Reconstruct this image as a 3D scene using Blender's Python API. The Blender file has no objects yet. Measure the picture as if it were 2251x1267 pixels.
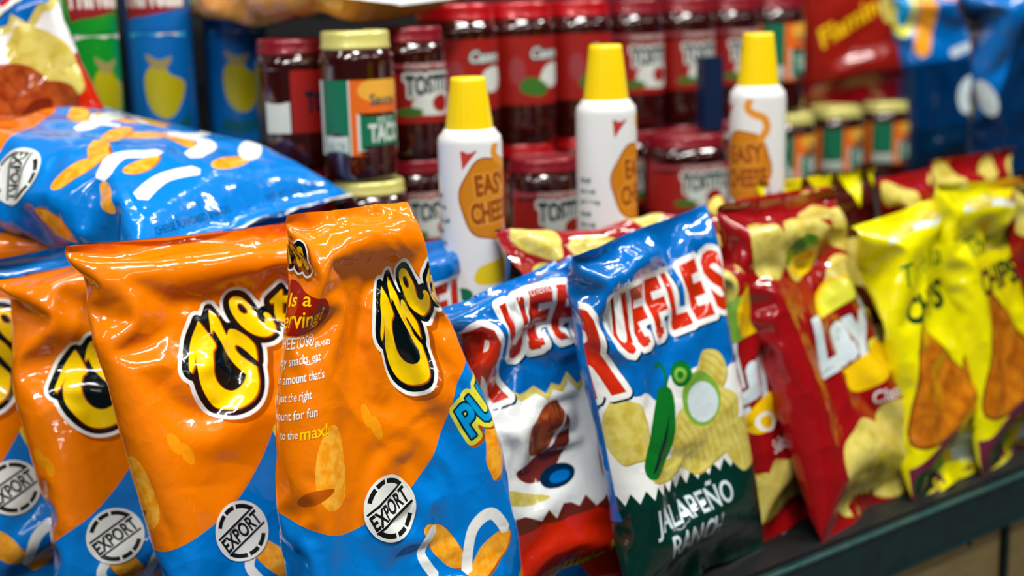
import bpy, math, time
import numpy as np
from mathutils import Vector, Matrix
from mathutils.geometry import delaunay_2d_cdt

T0 = time.time()
SC = bpy.context.scene
COL = SC.collection
R = math.radians

# ------------------------------------------------------------------ camera
CAM_H = 0.65                                    # above the deck of the shelf (z = 0)
cd = bpy.data.cameras.new('camera')
CAM = bpy.data.objects.new('camera', cd); COL.objects.link(CAM)
cd.sensor_width = 36.0
cd.lens = 36.0 * 3000 / 2251
CAM.matrix_world = (Matrix.Translation((0, 0, CAM_H)) @ Matrix.Rotation(R(90 - 12), 4, 'X')
                    @ Matrix.Rotation(R(-1.5), 4, 'Z'))
cd.dof.use_dof = True
cd.dof.focus_distance = 1.30
cd.dof.aperture_fstop = 2.3
cd.clip_start = 0.05
SC.camera = CAM

# ------------------------------------------------------------------ world and lights
SC.view_settings.view_transform = 'Standard'
SC.view_settings.look = 'None'
SC.view_settings.gamma = 1.0
SC.view_settings.use_curve_mapping = False
SC.view_settings.exposure = 0.2
W_ = bpy.data.worlds.new('store_air'); SC.world = W_; W_.use_nodes = True
W_.node_tree.nodes['Background'].inputs[0].default_value = (0.55, 0.62, 0.70, 1)
W_.node_tree.nodes['Background'].inputs[1].default_value = 0.07

def strip_light(x, y, z, length, width, rz, power, col=(1, .97, .92), tilt=0.0):
    l = bpy.data.lights.new('strip_light', 'AREA'); l.shape = 'RECTANGLE'
    l.size = length; l.size_y = width; l.energy = power; l.color = col
    o = bpy.data.objects.new('strip_light', l); COL.objects.link(o)
    o.location = (x, y, z); o.rotation_euler = (tilt, 0, rz)
    return o
# ceiling tubes run along the aisle; the shelf front runs away to the right of the camera
AX = R(42)                                      # direction of the shelf front, from +X
for k, (off, pw) in enumerate(((-0.9, 8), (0.22, 34), (1.7, 9))):
    for m in (-1.6, 0.2, 2.0):
        cx = math.cos(AX) * m + math.sin(AX) * off
        cy = 0.9 + math.sin(AX) * m - math.cos(AX) * off
        strip_light(cx, cy, 2.05, 1.25, 0.06, AX, pw)
# ---- film simulation

def sim_bag(W,H,nx,seed=0,vol=.07,iters=700,load=2.0,noise=.004,seal=.012,press=1.0,top_slack=None,extra=None,refine=True,squash=.0,tilt=0.,excess=.0,twist=0.,kc=.15):
    """inflate a pillow bag: a closed tube of film, sealed at both ends; returns P[ny+1, 2nx, 3] (x width, y depth (front negative), z height)"""
    rng=np.random.default_rng(seed)
    def setup(nx):
        h=W/nx; ny=int(round(H/h)); return h,ny
    def run(P,nx,ny,hx,hz,iters,kp,damp):
        m=2*nx; vel=np.zeros_like(P); 
        dd=np.hypot(hx,hz); ns=max(1,int(round(seal/hz)))
        pair=(m-np.arange(m))%m
        zf=(np.arange(ny+1)/ny)[:,None]
        wp=(1+load*np.clip(1-zf*1.15,0,1))
        def proj(A,B,L,ks,kc):
            
            d=B-A; l=np.sqrt((d*d).sum(-1))+1e-9
            r=(l-L)/l; r=np.where(r>0,r*ks,r*kc)*.5
            c=d*r[...,None]; return c
        dt=1.0
        V0=vol*W*H*min(W,H)
        # excess film: spots whose rest length is longer than flat, so they stay crumpled
        g=np.random.default_rng(seed+7); zz,xx=np.meshgrid(np.arange(ny+1)*hz,np.arange(m)*hx,indexing='ij'); E=np.zeros((ny+1,m))
        for q in range(26):
            cz=g.uniform(.0,1)*H; 
            if q%2: cz=H*(1-abs(g.normal(0,.16)))
            cx=g.uniform(0,2*W); r=g.uniform(.02,.05); dx_=np.abs(xx-cx); dx_=np.minimum(dx_,2*W-dx_)
            E+=np.exp(-(dx_**2+(zz-cz)**2)/r**2)*g.uniform(.4,1.2)
        SX=1+excess*E; SZ=1+excess*E
        for it in range(iters):
            # normals
            Px=np.roll(P,-1,1)-np.roll(P,1,1)
            Pz=np.empty_like(P); Pz[1:-1]=P[2:]-P[:-2]; Pz[0]=P[1]-P[0]; Pz[-1]=P[-1]-P[-2]
            N=np.cross(Px,Pz)/4
            vol_now=(P[...,1]*N[...,1]).sum()
            k=np.clip((V0-vol_now)/V0,-.3,1)*kp
            F=N/(hx*hz)*k*wp[...,None]
            F[...,2]-=.00002*0
            vel=vel*damp+F
            if extra is not None: vel+=extra(P,zf,it/iters)
            Q=P+vel
            for _ in range(2):
                for s in (0,1):   # horizontal
                    A=Q[:,s::2]; B=np.roll(Q,-1,1)[:,s::2]
                    c=proj(A,B,hx*SX[:,s::2],1,.35); Q[:,s::2]+=c
                    if s==0: Q[:,1::2]-=c
                    else: Q[:,0::2]-=np.roll(c,1,1)
                for s in (0,1):
                    n=(ny+1-s)//2
                    A=Q[s:s+2*n:2]; B=Q[s+1:s+1+2*n:2]; n=min(len(A),len(B))
                    c=proj(A[:n],B[:n],hz*SZ[s:s+2*n:2],1,.35); Q[s:s+2*n:2]+=c; Q[s+1:s+1+2*n:2]-=c
                # diagonals (jacobi, half strength)
                D=np.zeros_like(Q); R=np.roll(Q,-1,1)
                c=proj(Q[:-1],R[1:],dd*SX[:-1],.5,kc); D[:-1]+=c; D[1:]-=np.roll(c,1,1)
                c=proj(Q[1:],R[:-1],dd*SX[1:],.5,kc); D[1:]+=c; D[:-1]-=np.roll(c,1,1)
                Q+=D*.8
                # bending
                D[:]=0; R=np.roll(Q,-2,1)
                c=proj(Q,R,2*hx,0,.06); D+=c; D-=np.roll(c,2,1)
                c=proj(Q[:-2],Q[2:],2*hz,0,.06); D[:-2]+=c; D[2:]-=c
                Q+=D
                if squash or tilt:
                    top=H*(1-squash*min(1,it/iters*1.6))+np.linspace(0,1,1)*0
                    tx=Q[ny-ns:,:,0]
                    lim=top+tilt*tx*min(1,it/iters*1.6)
                    Q[ny-ns:,:,2]=np.minimum(Q[ny-ns:,:,2],lim)
                for sl in (slice(0,ns+1),slice(ny-ns,ny+1)):
                    a=(Q[sl]+Q[sl][:,pair])*.5; Q[sl]=a
            vel=Q-P; mv=.004; sp=np.sqrt((vel*vel).sum(-1))+1e-12; vel*=np.minimum(1,mv/sp)[...,None]
            P=P+vel
        return P
    n0=max(8,int(nx//2//2*2)); lv=[n0,nx] if refine else [nx]
    P=None
    for li,n in enumerate(lv):
        hx,ny=setup(n); hz=H/ny; m=2*n
        if P is None:
            i=np.arange(m); x=np.where(i<=n,-W/2+i*hx,W/2-(i-n)*hx)
            sgn=np.where((i>0)&(i<n),-1,np.where(i>n,1,0))
            z=np.arange(ny+1)*hz
            P=np.zeros((ny+1,m,3)); P[...,0]=x; P[...,2]=z[:,None]
            prof=np.sin(np.pi*np.clip(z/H,0,1))[:,None]
            P[...,1]=sgn*.01*prof+sgn*0
        else:
            P=resample(P,ny,m)
        # crumple noise, low frequency
        kz,kx=np.meshgrid(np.arange(ny+1)/ny*H,np.arange(m)*hx,indexing='ij')
        nz=np.zeros((ny+1,m))
        for q in range(10):
            f=rng.uniform(12,60); a=rng.uniform(0,np.pi); ph=rng.uniform(0,6.28)
            fx=round(f*np.cos(a)*(2*W)/6.283)*6.283/(2*W)
            nz+=np.sin(fx*kx+f*np.sin(a)*kz+ph)*rng.uniform(.3,1)
        P[...,1]+=nz*noise*.3*(1 if li==0 else .35)*np.sin(np.pi*kz/H)**.5
        P=run(P,n,ny,hx,hz,iters if li==0 else int(iters*.6),press*(.00035 if li==0 else .0002),.9)
    return P
def cubic(P,r,c):
    """Catmull-Rom sample of P at fractional row r, column c (columns periodic)"""
    ny,m=P.shape[:2]; r=np.clip(r,0,ny-1.0001); r0=np.floor(r).astype(int); c0=np.floor(c).astype(int); fr=r-r0; fc=c-c0
    def w(t): return (-.5*t+t*t-.5*t**3, 1-2.5*t*t+1.5*t**3, .5*t+2*t*t-1.5*t**3, -.5*t*t+.5*t**3)
    wr=w(fr); wc=w(fc); out=0
    for a in range(4):
        ra=np.clip(r0+a-1,0,ny-1)
        for b in range(4):
            out=out+P[ra,(c0+b-1)%m]*(wr[a]*wc[b])[...,None]
    return out
def resample(P,ny,m):
    r,c=np.meshgrid(np.linspace(0,P.shape[0]-1,ny+1),np.arange(m)*P.shape[1]/m,indexing='ij')
    return cubic(P,r,c)
# ------------------------------------------------------------------ flat artwork: outlines as (points, segments)
def cat(*shapes):
    P, S, n = [], [], 0
    for p, s in shapes:
        P.append(p); S.append(s + n); n += len(p)
    return np.concatenate(P), np.concatenate(S)
def poly(*pts):
    p = np.array(pts if len(pts) > 1 else pts[0], float); n = len(p)
    return p, np.stack([np.arange(n), (np.arange(n) + 1) % n], 1)
def spline(*pts, k=6, corner=()):
    """closed Catmull-Rom outline; indices in corner stay sharp"""
    p = np.array(pts if len(pts) > 1 else pts[0], float); n = len(p); out = []
    for i in range(n):
        a, b, c, d = p[i - 1], p[i], p[(i + 1) % n], p[(i + 2) % n]
        if i in corner: a = b
        if (i + 1) % n in corner: d = c
        t = np.arange(k)[:, None] / k
        out.append(.5 * (2 * b + (c - a) * t + (2 * a - 5 * b + 4 * c - d) * t * t + (3 * b - a - 3 * c + d) * t ** 3))
    return poly(np.concatenate(out))
def ell(cx, cy, rx, ry=None, rot=0.0, n=40):
    ry = ry or rx; t = np.arange(n) * 2 * np.pi / n; c, s = math.cos(rot), math.sin(rot)
    x, y = rx * np.cos(t), ry * np.sin(t)
    return poly(np.stack([cx + x * c - y * s, cy + x * s + y * c], 1))
def rect(x0, y0, x1, y1): return poly((x0, y0), (x1, y0), (x1, y1), (x0, y1))
def xf(sh, sx=1, sy=None, rot=0.0, dx=0, dy=0, shear=0.0):
    sy = sx if sy is None else sy; p = sh[0] * (sx, sy); p = np.stack([p[:, 0] + shear * p[:, 1], p[:, 1]], 1)
    c, s = math.cos(rot), math.sin(rot)
    return np.stack([p[:, 0] * c - p[:, 1] * s + dx, p[:, 0] * s + p[:, 1] * c + dy], 1), sh[1]
def text(s, x, y, h, w=None, rot=0.0, shear=0.0, bold=0.0, align='C'):
    """lettering of cap height h, centred (or left aligned) at x, y; w squeezes it to a width"""
    c = bpy.data.curves.new('t', 'FONT'); c.body = s; c.resolution_u = 3; c.fill_mode = 'FRONT'
    c.size = 1.0; c.align_x = 'LEFT'; c.offset = bold
    o = bpy.data.objects.new('t', c); me = o.to_mesh()
    nv = len(me.vertices); v = np.empty(nv * 3); me.vertices.foreach_get('co', v); v = v.reshape(-1, 3)[:, :2]
    cnt = {}
    for p in me.polygons:
        for k in p.edge_keys: cnt[k] = cnt.get(k, 0) + 1
    e = np.array([k for k, n in cnt.items() if n == 1])
    o.to_mesh_clear(); bpy.data.objects.remove(o); bpy.data.curves.remove(c)
    used = np.unique(e); mp = -np.ones(nv, int); mp[used] = np.arange(len(used)); v = v[used]; e = mp[e]
    k = h / .73; lo, hi = v.min(0), v.max(0)
    v = (v - (lo[0], 0)) * k; wid = (hi[0] - lo[0]) * k
    sx = 1 if w is None else w / wid; wid *= sx
    v = v * (sx, 1) - ((wid / 2 if align == 'C' else 0), h / 2)
    return xf((v, e), 1, 1, rot, x, y, shear)
def inside(sh, Q):
    """even-odd test of points Q against an outline"""
    P, S = sh; a, b = P[S[:, 0]], P[S[:, 1]]; lo, hi = P.min(0), P.max(0)
    res = np.zeros(len(Q), bool)
    idx = np.nonzero((Q[:, 0] >= lo[0]) & (Q[:, 0] <= hi[0]) & (Q[:, 1] >= lo[1]) & (Q[:, 1] <= hi[1]))[0]
    for c in range(0, len(idx), 4000):
        q = idx[c:c + 4000]; x, y = Q[q, 0][:, None], Q[q, 1][:, None]
        cr = (a[:, 1] > y) != (b[:, 1] > y)
        dy = b[:, 1] - a[:, 1]; dy = np.where(dy == 0, 1e-12, dy)
        xi = a[:, 0] + (y - a[:, 1]) * (b[:, 0] - a[:, 0]) / dy
        res[q] = ((cr & (x < xi)).sum(1) % 2) == 1
    return res
def contour(F, x0, y0, h):
    """zero contour of a grid by marching squares -> outline"""
    ny, nx = F.shape; F = np.where(F == 0, 1e-9, F); I = F < 0
    H = np.nonzero(I[:, :-1] != I[:, 1:]); V = np.nonzero(I[:-1] != I[1:])
    th = F[H] / (F[H] - F[H[0], H[1] + 1]); tv = F[V] / (F[V] - F[V[0] + 1, V[1]])
    pts = np.concatenate([np.stack([x0 + (H[1] + th) * h, y0 + H[0] * h], 1), np.stack([x0 + V[1] * h, y0 + (V[0] + tv) * h], 1)])
    hid = -np.ones((ny, nx), int); hid[H] = np.arange(len(H[0])); vid = -np.ones((ny, nx), int); vid[V] = np.arange(len(V[0])) + len(H[0])
    seg = []
    cells = np.nonzero((I[:-1, :-1].astype(int) + I[:-1, 1:] + I[1:, :-1] + I[1:, 1:]) % 4 != 0)
    for j, i in zip(*cells):
        e = [q for q in (hid[j, i], vid[j, i + 1], hid[j + 1, i], vid[j, i]) if q >= 0]
        if len(e) == 2: seg.append(e)
        elif len(e) == 4:
            a = I[j, i]; mid = F[j:j + 2, i:i + 2].mean() < 0
            seg += [[e[0], e[1]], [e[2], e[3]]] if a == mid else [[e[0], e[3]], [e[1], e[2]]]
    return pts, np.array(seg, int).reshape(-1, 2)
def grow(sh, d, cell=None):
    """outline grown by d (negative shrinks), corners rounded"""
    P, S = sh; lo, hi = P.min(0) - abs(d) * 1.6, P.max(0) + abs(d) * 1.6
    h = cell or max(abs(d) * .45, (hi - lo).max() / 260); m = abs(d) + 2.5 * h
    nx, ny = (np.ceil((hi - lo) / h).astype(int) + 2)
    gx, gy = np.meshgrid(lo[0] + np.arange(nx) * h, lo[1] + np.arange(ny) * h)
    D = np.full((ny, nx), m)
    for a, b in zip(P[S[:, 0]], P[S[:, 1]]):
        i0, j0 = np.maximum(0, ((np.minimum(a, b) - m - lo) / h).astype(int)); i1, j1 = ((np.maximum(a, b) + m - lo) / h).astype(int) + 2
        X, Y = gx[j0:j1, i0:i1] - a[0], gy[j0:j1, i0:i1] - a[1]; e = b - a; L = max((e * e).sum(), 1e-14)
        t = np.clip((X * e[0] + Y * e[1]) / L, 0, 1); q = np.hypot(X - t * e[0], Y - t * e[1])
        D[j0:j1, i0:i1] = np.minimum(D[j0:j1, i0:i1], q)
    ins = inside(sh, np.stack([gx.ravel(), gy.ravel()], 1)).reshape(ny, nx)
    return contour(np.where(ins, -D, D) - d, lo[0], lo[1], h)
def stroke(pts, width, smooth=True, k=6):
    """an open line of a given width"""
    p = np.array(pts, float)
    if smooth and len(p) > 2:
        q = np.concatenate([p[:1], p, p[-1:]]); out = []
        for i in range(1, len(q) - 2):
            t = np.arange(k)[:, None] / k; a, b, c, d = q[i - 1:i + 3]
            out.append(.5 * (2 * b + (c - a) * t + (2 * a - 5 * b + 4 * c - d) * t * t + (3 * b - a - 3 * c + d) * t ** 3))
        p = np.concatenate(out + [p[-1:]])
    t = np.gradient(p, axis=0); t /= np.linalg.norm(t, axis=1)[:, None] + 1e-12
    n = np.stack([-t[:, 1], t[:, 0]], 1) * width / 2
    e0, e1 = p[0] - t[0] * width * .35, p[-1] + t[-1] * width * .35
    return poly(np.concatenate([[e0], p + n, [e1], (p - n)[::-1]]))
def torn(x0, x1, y, amp, base, seed, n=22):
    """a filled band from base to a ragged edge around y"""
    g = np.random.default_rng(seed); xs = np.linspace(x0, x1, n)
    yy = (y(xs) if callable(y) else y) + g.uniform(-amp, amp, n)
    return poly(np.concatenate([np.stack([xs, yy], 1), [[x1, base], [x0, base]]]))

# ------------------------------------------------------------------ a printed sheet: art cut into a fine mesh and laid on a surface
def tri_sheet(x0, x1, y0, y1, step, layers, base_mat, clip=None):
    """returns uv points, triangles, material slot per triangle, list of materials"""
    nx, ny = max(2, int(round((x1 - x0) / step))), max(2, int(round((y1 - y0) / step)))
    gx, gy = np.meshgrid(np.linspace(x0, x1, nx + 1), np.linspace(y0, y1, ny + 1))
    pts = [np.stack([gx.ravel(), gy.ravel()], 1)]; segs = []; n = len(pts[0])
    idx = np.arange(n).reshape(ny + 1, nx + 1)
    for row in (idx[0], idx[-1], idx[:, 0], idx[:, -1]): segs.append(np.stack([row[:-1], row[1:]], 1))
    for sh in [l[1] for l in layers] + ([clip] if clip is not None else []):
        pts.append(sh[0]); segs.append(sh[1] + n); n += len(sh[0])
    P = np.concatenate(pts); S = np.concatenate(segs)
    v, _, f, *_ = delaunay_2d_cdt([Vector(p) for p in P.tolist()], S.tolist(), [], 0, 2e-6, False)
    UV = np.array([tuple(p) for p in v]); F = np.array(f)
    C = UV[F].mean(1); e1, e2 = UV[F[:, 1]] - UV[F[:, 0]], UV[F[:, 2]] - UV[F[:, 0]]
    area = e1[:, 0] * e2[:, 1] - e1[:, 1] * e2[:, 0]
    F[area < 0] = F[area < 0][:, ::-1]
    keep = (C[:, 0] > x0) & (C[:, 0] < x1) & (C[:, 1] > y0) & (C[:, 1] < y1) & (abs(area) > 1e-13)
    if clip is not None: keep &= inside(clip, C)
    F, C = F[keep], C[keep]
    mats = [base_mat]; M = np.zeros(len(F), int)
    for mat, sh in layers:
        if mat not in mats: mats.append(mat)
        M[inside(sh, C)] = mats.index(mat)
    return UV, F, M, mats
def mesh_obj(name, V, F, parent=None, mats=(), M=None, UV=None, N=None, smooth=True):
    used = np.unique(F); mp = np.zeros(len(V), int); mp[used] = np.arange(len(used)); V = V[used]; F = mp[F]
    me = bpy.data.meshes.new(name)
    me.vertices.add(len(V)); me.vertices.foreach_set('co', V.astype(np.float32).ravel())
    k = F.shape[1]; me.loops.add(F.size); me.loops.foreach_set('vertex_index', F.ravel().astype(np.int32))
    me.polygons.add(len(F)); me.polygons.foreach_set('loop_start', np.arange(0, F.size, k, dtype=np.int32))
    for m in mats: me.materials.append(m)
    if M is not None: me.polygons.foreach_set('material_index', M.astype(np.int32))
    if UV is not None:
        l = me.uv_layers.new(name='UVMap'); l.data.foreach_set('uv', UV[used][F.ravel()].astype(np.float32).ravel())
    me.update(calc_edges=True); me.validate()
    if smooth: me.polygons.foreach_set('use_smooth', np.ones(len(me.polygons), bool))
    if N is not None and len(me.vertices) == len(used): me.normals_split_custom_set_from_vertices(N[used].tolist())
    o = bpy.data.objects.new(name, me); COL.objects.link(o); o.parent = parent
    return o
def lathe(name, prof, mat, parent=None, n=40, rx=1.0):
    """solid of revolution from (radius, z) pairs, sharp where a pair repeats"""
    V, F = [], []; a = np.arange(n) * 2 * np.pi / n
    for r, z in prof: V.append(np.stack([np.cos(a) * r, np.sin(a) * r * rx, np.full(n, z)], 1))
    for j in range(len(prof) - 1):
        if prof[j] == prof[j + 1]: continue
        i = np.arange(n); F.append(np.stack([j * n + i, j * n + (i + 1) % n, (j + 1) * n + (i + 1) % n, (j + 1) * n + i], 1))
    return mesh_obj(name, np.concatenate(V), np.concatenate(F), parent, [mat])
def box(name, lo, hi, mat, parent=None, bevel=.002, rz=0.0):
    import bmesh
    bm = bmesh.new(); bmesh.ops.create_cube(bm, size=1.0)
    bmesh.ops.scale(bm, vec=[h - l for l, h in zip(lo, hi)], verts=bm.verts)
    bmesh.ops.translate(bm, vec=[(h + l) / 2 for l, h in zip(lo, hi)], verts=bm.verts)
    if bevel: bmesh.ops.bevel(bm, geom=bm.edges[:], offset=bevel, segments=2, affect='EDGES')
    me = bpy.data.meshes.new(name); bm.to_mesh(me); bm.free(); me.materials.append(mat)
    o = bpy.data.objects.new(name, me); COL.objects.link(o); o.parent = parent
    return o
def thing(name, label, cat_, loc=(0, 0, 0), rot=(0, 0, 0), group=None):
    o = bpy.data.objects.new(name, None); COL.objects.link(o); o.location = loc; o.rotation_euler = rot
    o.empty_display_size = .05; o['label'] = label; o['category'] = cat_
    if group: o['group'] = group
    return o

# ------------------------------------------------------------------ materials
_mats = {}
def film(name, col, rough=.2, coat=1.0, bump=.17, spec=.16, metallic=0.0, scale=70, speck=None):
    """printed plastic film: colour, gloss and a fine crinkle; speck mixes in a second printed colour"""
    if name in _mats: return _mats[name]
    m = bpy.data.materials.new(name); m.use_nodes = True; nt = m.node_tree; b = nt.nodes['Principled BSDF']
    col = tuple((c / 255) ** 2.2 for c in col) + (1,)
    b.inputs['Base Color'].default_value = col; b.inputs['Roughness'].default_value = rough
    b.inputs['Specular IOR Level'].default_value = spec; b.inputs['Metallic'].default_value = metallic
    b.inputs['Coat Weight'].default_value = coat; b.inputs['Coat Roughness'].default_value = .03
    tc = nt.nodes.new('ShaderNodeTexCoord')
    if speck:
        c2, sc, lo, hi = speck
        n = nt.nodes.new('ShaderNodeTexNoise'); n.inputs['Scale'].default_value = sc; n.inputs['Detail'].default_value = 3
        nt.links.new(tc.outputs['UV'], n.inputs['Vector'])
        r = nt.nodes.new('ShaderNodeValToRGB'); r.color_ramp.elements[0].position = lo; r.color_ramp.elements[1].position = hi
        r.color_ramp.elements[0].color = col; r.color_ramp.elements[1].color = tuple((c / 255) ** 2.2 for c in c2) + (1,)
        nt.links.new(n.outputs['Fac'], r.inputs['Fac']); nt.links.new(r.outputs['Color'], b.inputs['Base Color'])
    if bump:
        n = nt.nodes.new('ShaderNodeTexNoise'); n.inputs['Scale'].default_value = scale; n.inputs['Detail'].default_value = 1.5
        n.inputs['Distortion'].default_value = .6
        nt.links.new(tc.outputs['Object'], n.inputs['Vector'])
        bu = nt.nodes.new('ShaderNodeBump'); bu.inputs['Strength'].default_value = bump; bu.inputs['Distance'].default_value = .004
        nt.links.new(n.outputs['Fac'], bu.inputs['Height'])
        # sharp straight creases: cell borders of a warped Voronoi pattern
        wn = nt.nodes.new('ShaderNodeTexNoise'); wn.inputs['Scale'].default_value = 9; nt.links.new(tc.outputs['Object'], wn.inputs['Vector'])
        mx = nt.nodes.new('ShaderNodeMix'); mx.data_type = 'VECTOR'; mx.inputs[0].default_value = .12
        nt.links.new(tc.outputs['Object'], mx.inputs[4]); nt.links.new(wn.outputs['Color'], mx.inputs[5])
        vo = nt.nodes.new('ShaderNodeTexVoronoi'); vo.feature = 'F1'; vo.inputs['Scale'].default_value = 16; nt.links.new(mx.outputs[1], vo.inputs['Vector'])
        b2 = nt.nodes.new('ShaderNodeBump'); b2.inputs['Strength'].default_value = bump * 3.2; b2.inputs['Distance'].default_value = .006
        nt.links.new(vo.outputs['Distance'], b2.inputs['Height']); nt.links.new(bu.outputs['Normal'], b2.inputs['Normal']); bu = b2
        nt.links.new(bu.outputs['Normal'], b.inputs['Normal'])
        if coat: nt.links.new(bu.outputs['Normal'], b.inputs['Coat Normal'])
    _mats[name] = m; return m
def plain(name, col, rough=.4, spec=.5, metallic=0.0, coat=0.0):
    return film(name, col, rough, coat, 0, spec, metallic)

# ------------------------------------------------------------------ a bag: simulated film carrying printed art
def bspline(P, r, c):
    """smooth (C2) sample of P at fractional row r, column c (columns periodic), with tangents"""
    ny, m = P.shape[:2]; r = np.clip(r, 0, ny - 1.0001); r0 = np.floor(r).astype(int); c0 = np.floor(c).astype(int); fr, fc = r - r0, c - c0
    w = lambda t: ((1 - t) ** 3 / 6, (3 * t ** 3 - 6 * t * t + 4) / 6, (-3 * t ** 3 + 3 * t * t + 3 * t + 1) / 6, t ** 3 / 6)
    dw = lambda t: (-(1 - t) ** 2 / 2, (9 * t * t - 12 * t) / 6, (-9 * t * t + 6 * t + 3) / 6, t * t / 2)
    wr, wc, dr, dc = w(fr), w(fc), dw(fr), dw(fc); o = 0; tr = 0; tc = 0
    for a in range(4):
        k = r0 + a - 1
        for b in range(4):
            kk = np.clip(k, 0, ny - 1); q = P[kk, (c0 + b - 1) % m]
            ext = (k < 0)[:, None] * (P[0] - P[1])[(c0 + b - 1) % m] + (k > ny - 1)[:, None] * (P[-1] - P[-2])[(c0 + b - 1) % m]
            q = q + ext
            o = o + q * (wr[a] * wc[b])[:, None]; tr = tr + q * (dr[a] * wc[b])[:, None]; tc = tc + q * (wr[a] * dc[b])[:, None]
    return o, tr, tc
class Surface:
    """maps sheet coordinates (x across the front, y up, metres; front is |x| < W/2) onto the simulated bag"""
    def __init__(s, P, W, H, seed=0, n=46, amp=.0032):
        s.P, s.W, s.H = P, W, H; g = np.random.default_rng(seed); s.cr = []
        for k in range(n):      # hard creases left by handling: short sharp ridges and valleys
            y = H * (1 - g.uniform(.02, .55)) if k % 3 else H * g.uniform(.04, .5)
            s.cr.append((g.uniform(-W, W), y, g.uniform(0, np.pi), g.uniform(.018, .055), g.uniform(.006, .020), amp * g.uniform(.25, 1) * g.choice([-1, 1])))
    def crease(s, X, Y):
        h = np.zeros(len(X))
        for cx, cy, a, L, w, q in s.cr:
            dx = (X - cx + s.W) % (2 * s.W) - s.W; dy = Y - cy; k = np.nonzero((abs(dx) < 2.4 * L + 4 * w) & (abs(dy) < 2.4 * L + 4 * w))[0]
            u = dx[k] * math.cos(a) + dy[k] * math.sin(a); t = -dx[k] * math.sin(a) + dy[k] * math.cos(a)
            h[k] += q * np.exp(-np.sqrt(t * t + .0022 ** 2) / w - (u / L) ** 2)
        return h * np.clip(np.minimum(Y, s.H - Y) / .03, 0, 1)
    def __call__(s, UV, off=0.0):
        ny, m = s.P.shape[:2]
        c = (UV[:, 0] + s.W / 2) / (2 * s.W) * m; r = np.clip(UV[:, 1] / s.H, 0, 1) * (ny - 1)
        o, tr, tc = bspline(s.P, r, c % m)
        N = np.cross(tc, tr); N /= np.linalg.norm(N, axis=1)[:, None] + 1e-12
        if len(s.cr):
            X, Y, e = UV[:, 0], UV[:, 1], .0012; h = s.crease(X, Y)
            gx = (s.crease(X + e, Y) - s.crease(X - e, Y)) / (2 * e); gy = (s.crease(X, Y + e) - s.crease(X, Y - e)) / (2 * e)
            a = tc / (np.linalg.norm(tc, axis=1)[:, None] + 1e-12); b = tr / (np.linalg.norm(tr, axis=1)[:, None] + 1e-12)
            o = o + N * h[:, None]; N = N - a * gx[:, None] - b * gy[:, None]; N /= np.linalg.norm(N, axis=1)[:, None] + 1e-12
        return o + N * off, N
_art = {}; _lay = {}
def art_of(fn):
    if fn not in _lay: _lay[fn] = fn()
    return _lay[fn]
def bag(name, label, cat_, P, W, H, art, base, loc, yaw, lean=0.0, roll=0.0, step=.004, stickers=(), seal=.013,
        group=None, back=.009, warp=None, span=None, rot=None, shift=(0, 0), back_layers=(), crease=.0032):
    """art: function () -> layers for the sheet; span: x range of the sheet cut finely (rest is coarse back)"""
    if warp is not None: P = warp(P)
    surf = Surface(P, W, H, int(abs(loc[0]) * 1000) + 3, 50 if step < .008 else 24, crease)
    root = thing(name, label, cat_, loc, (0, 0, 0), group)
    rm = Matrix.Rotation(yaw, 4, 'Z') @ Matrix.Rotation(roll, 4, 'Y') @ Matrix.Rotation(-lean, 4, 'X')
    if rot is not None: rm = rot
    root.rotation_euler = rm.to_euler()
    key = (art, step, W, H, span, shift, base)
    if key not in _art:
        xa, xb = span or (-W / 2, W / 2)
        f = tri_sheet(xa, xb, 0, H, step, [(m_, xf(s_, 1, 1, 0, *shift)) for m_, s_ in art_of(art)], base)
        b = tri_sheet(xb, xa + 2 * W, 0, H, back, list(back_layers), base)
        b[2][:] = [f[3].index(b[3][q]) if b[3][q] in f[3] else 0 for q in b[2]]
        UV = np.concatenate([f[0], b[0]]); F = np.concatenate([f[1], b[1] + len(f[0])]); M = np.concatenate([f[2], b[2]])
        _art[key] = UV, F, M, f[3]
    UV, F, M, mats = _art[key]
    V, N = surf(UV); cy = UV[F].mean(1)[:, 1]
    for part, k in (('film_pouch', (cy >= seal) & (cy <= H - seal)), ('bottom_seal', cy < seal), ('top_seal', cy > H - seal)):
        mesh_obj(part, V, F[k], root, mats, M[k], UV, N)
    for (sx, sy, sr, srot, kind) in stickers:
        layers, outline = kind(sx, sy, sr, srot)
        uv, f, mm, ms = tri_sheet(sx - sr * 1.1, sx + sr * 1.1, sy - sr * 1.1, sy + sr * 1.1, .0025, layers, WHITE_STICKER, clip=outline)
        v, n = surf(uv, .0014); st = mesh_obj('round_sticker', v, f, root, ms, mm, uv, n); st['label'] = 'round white sticker with black stamp lettering'
    return root
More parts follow.
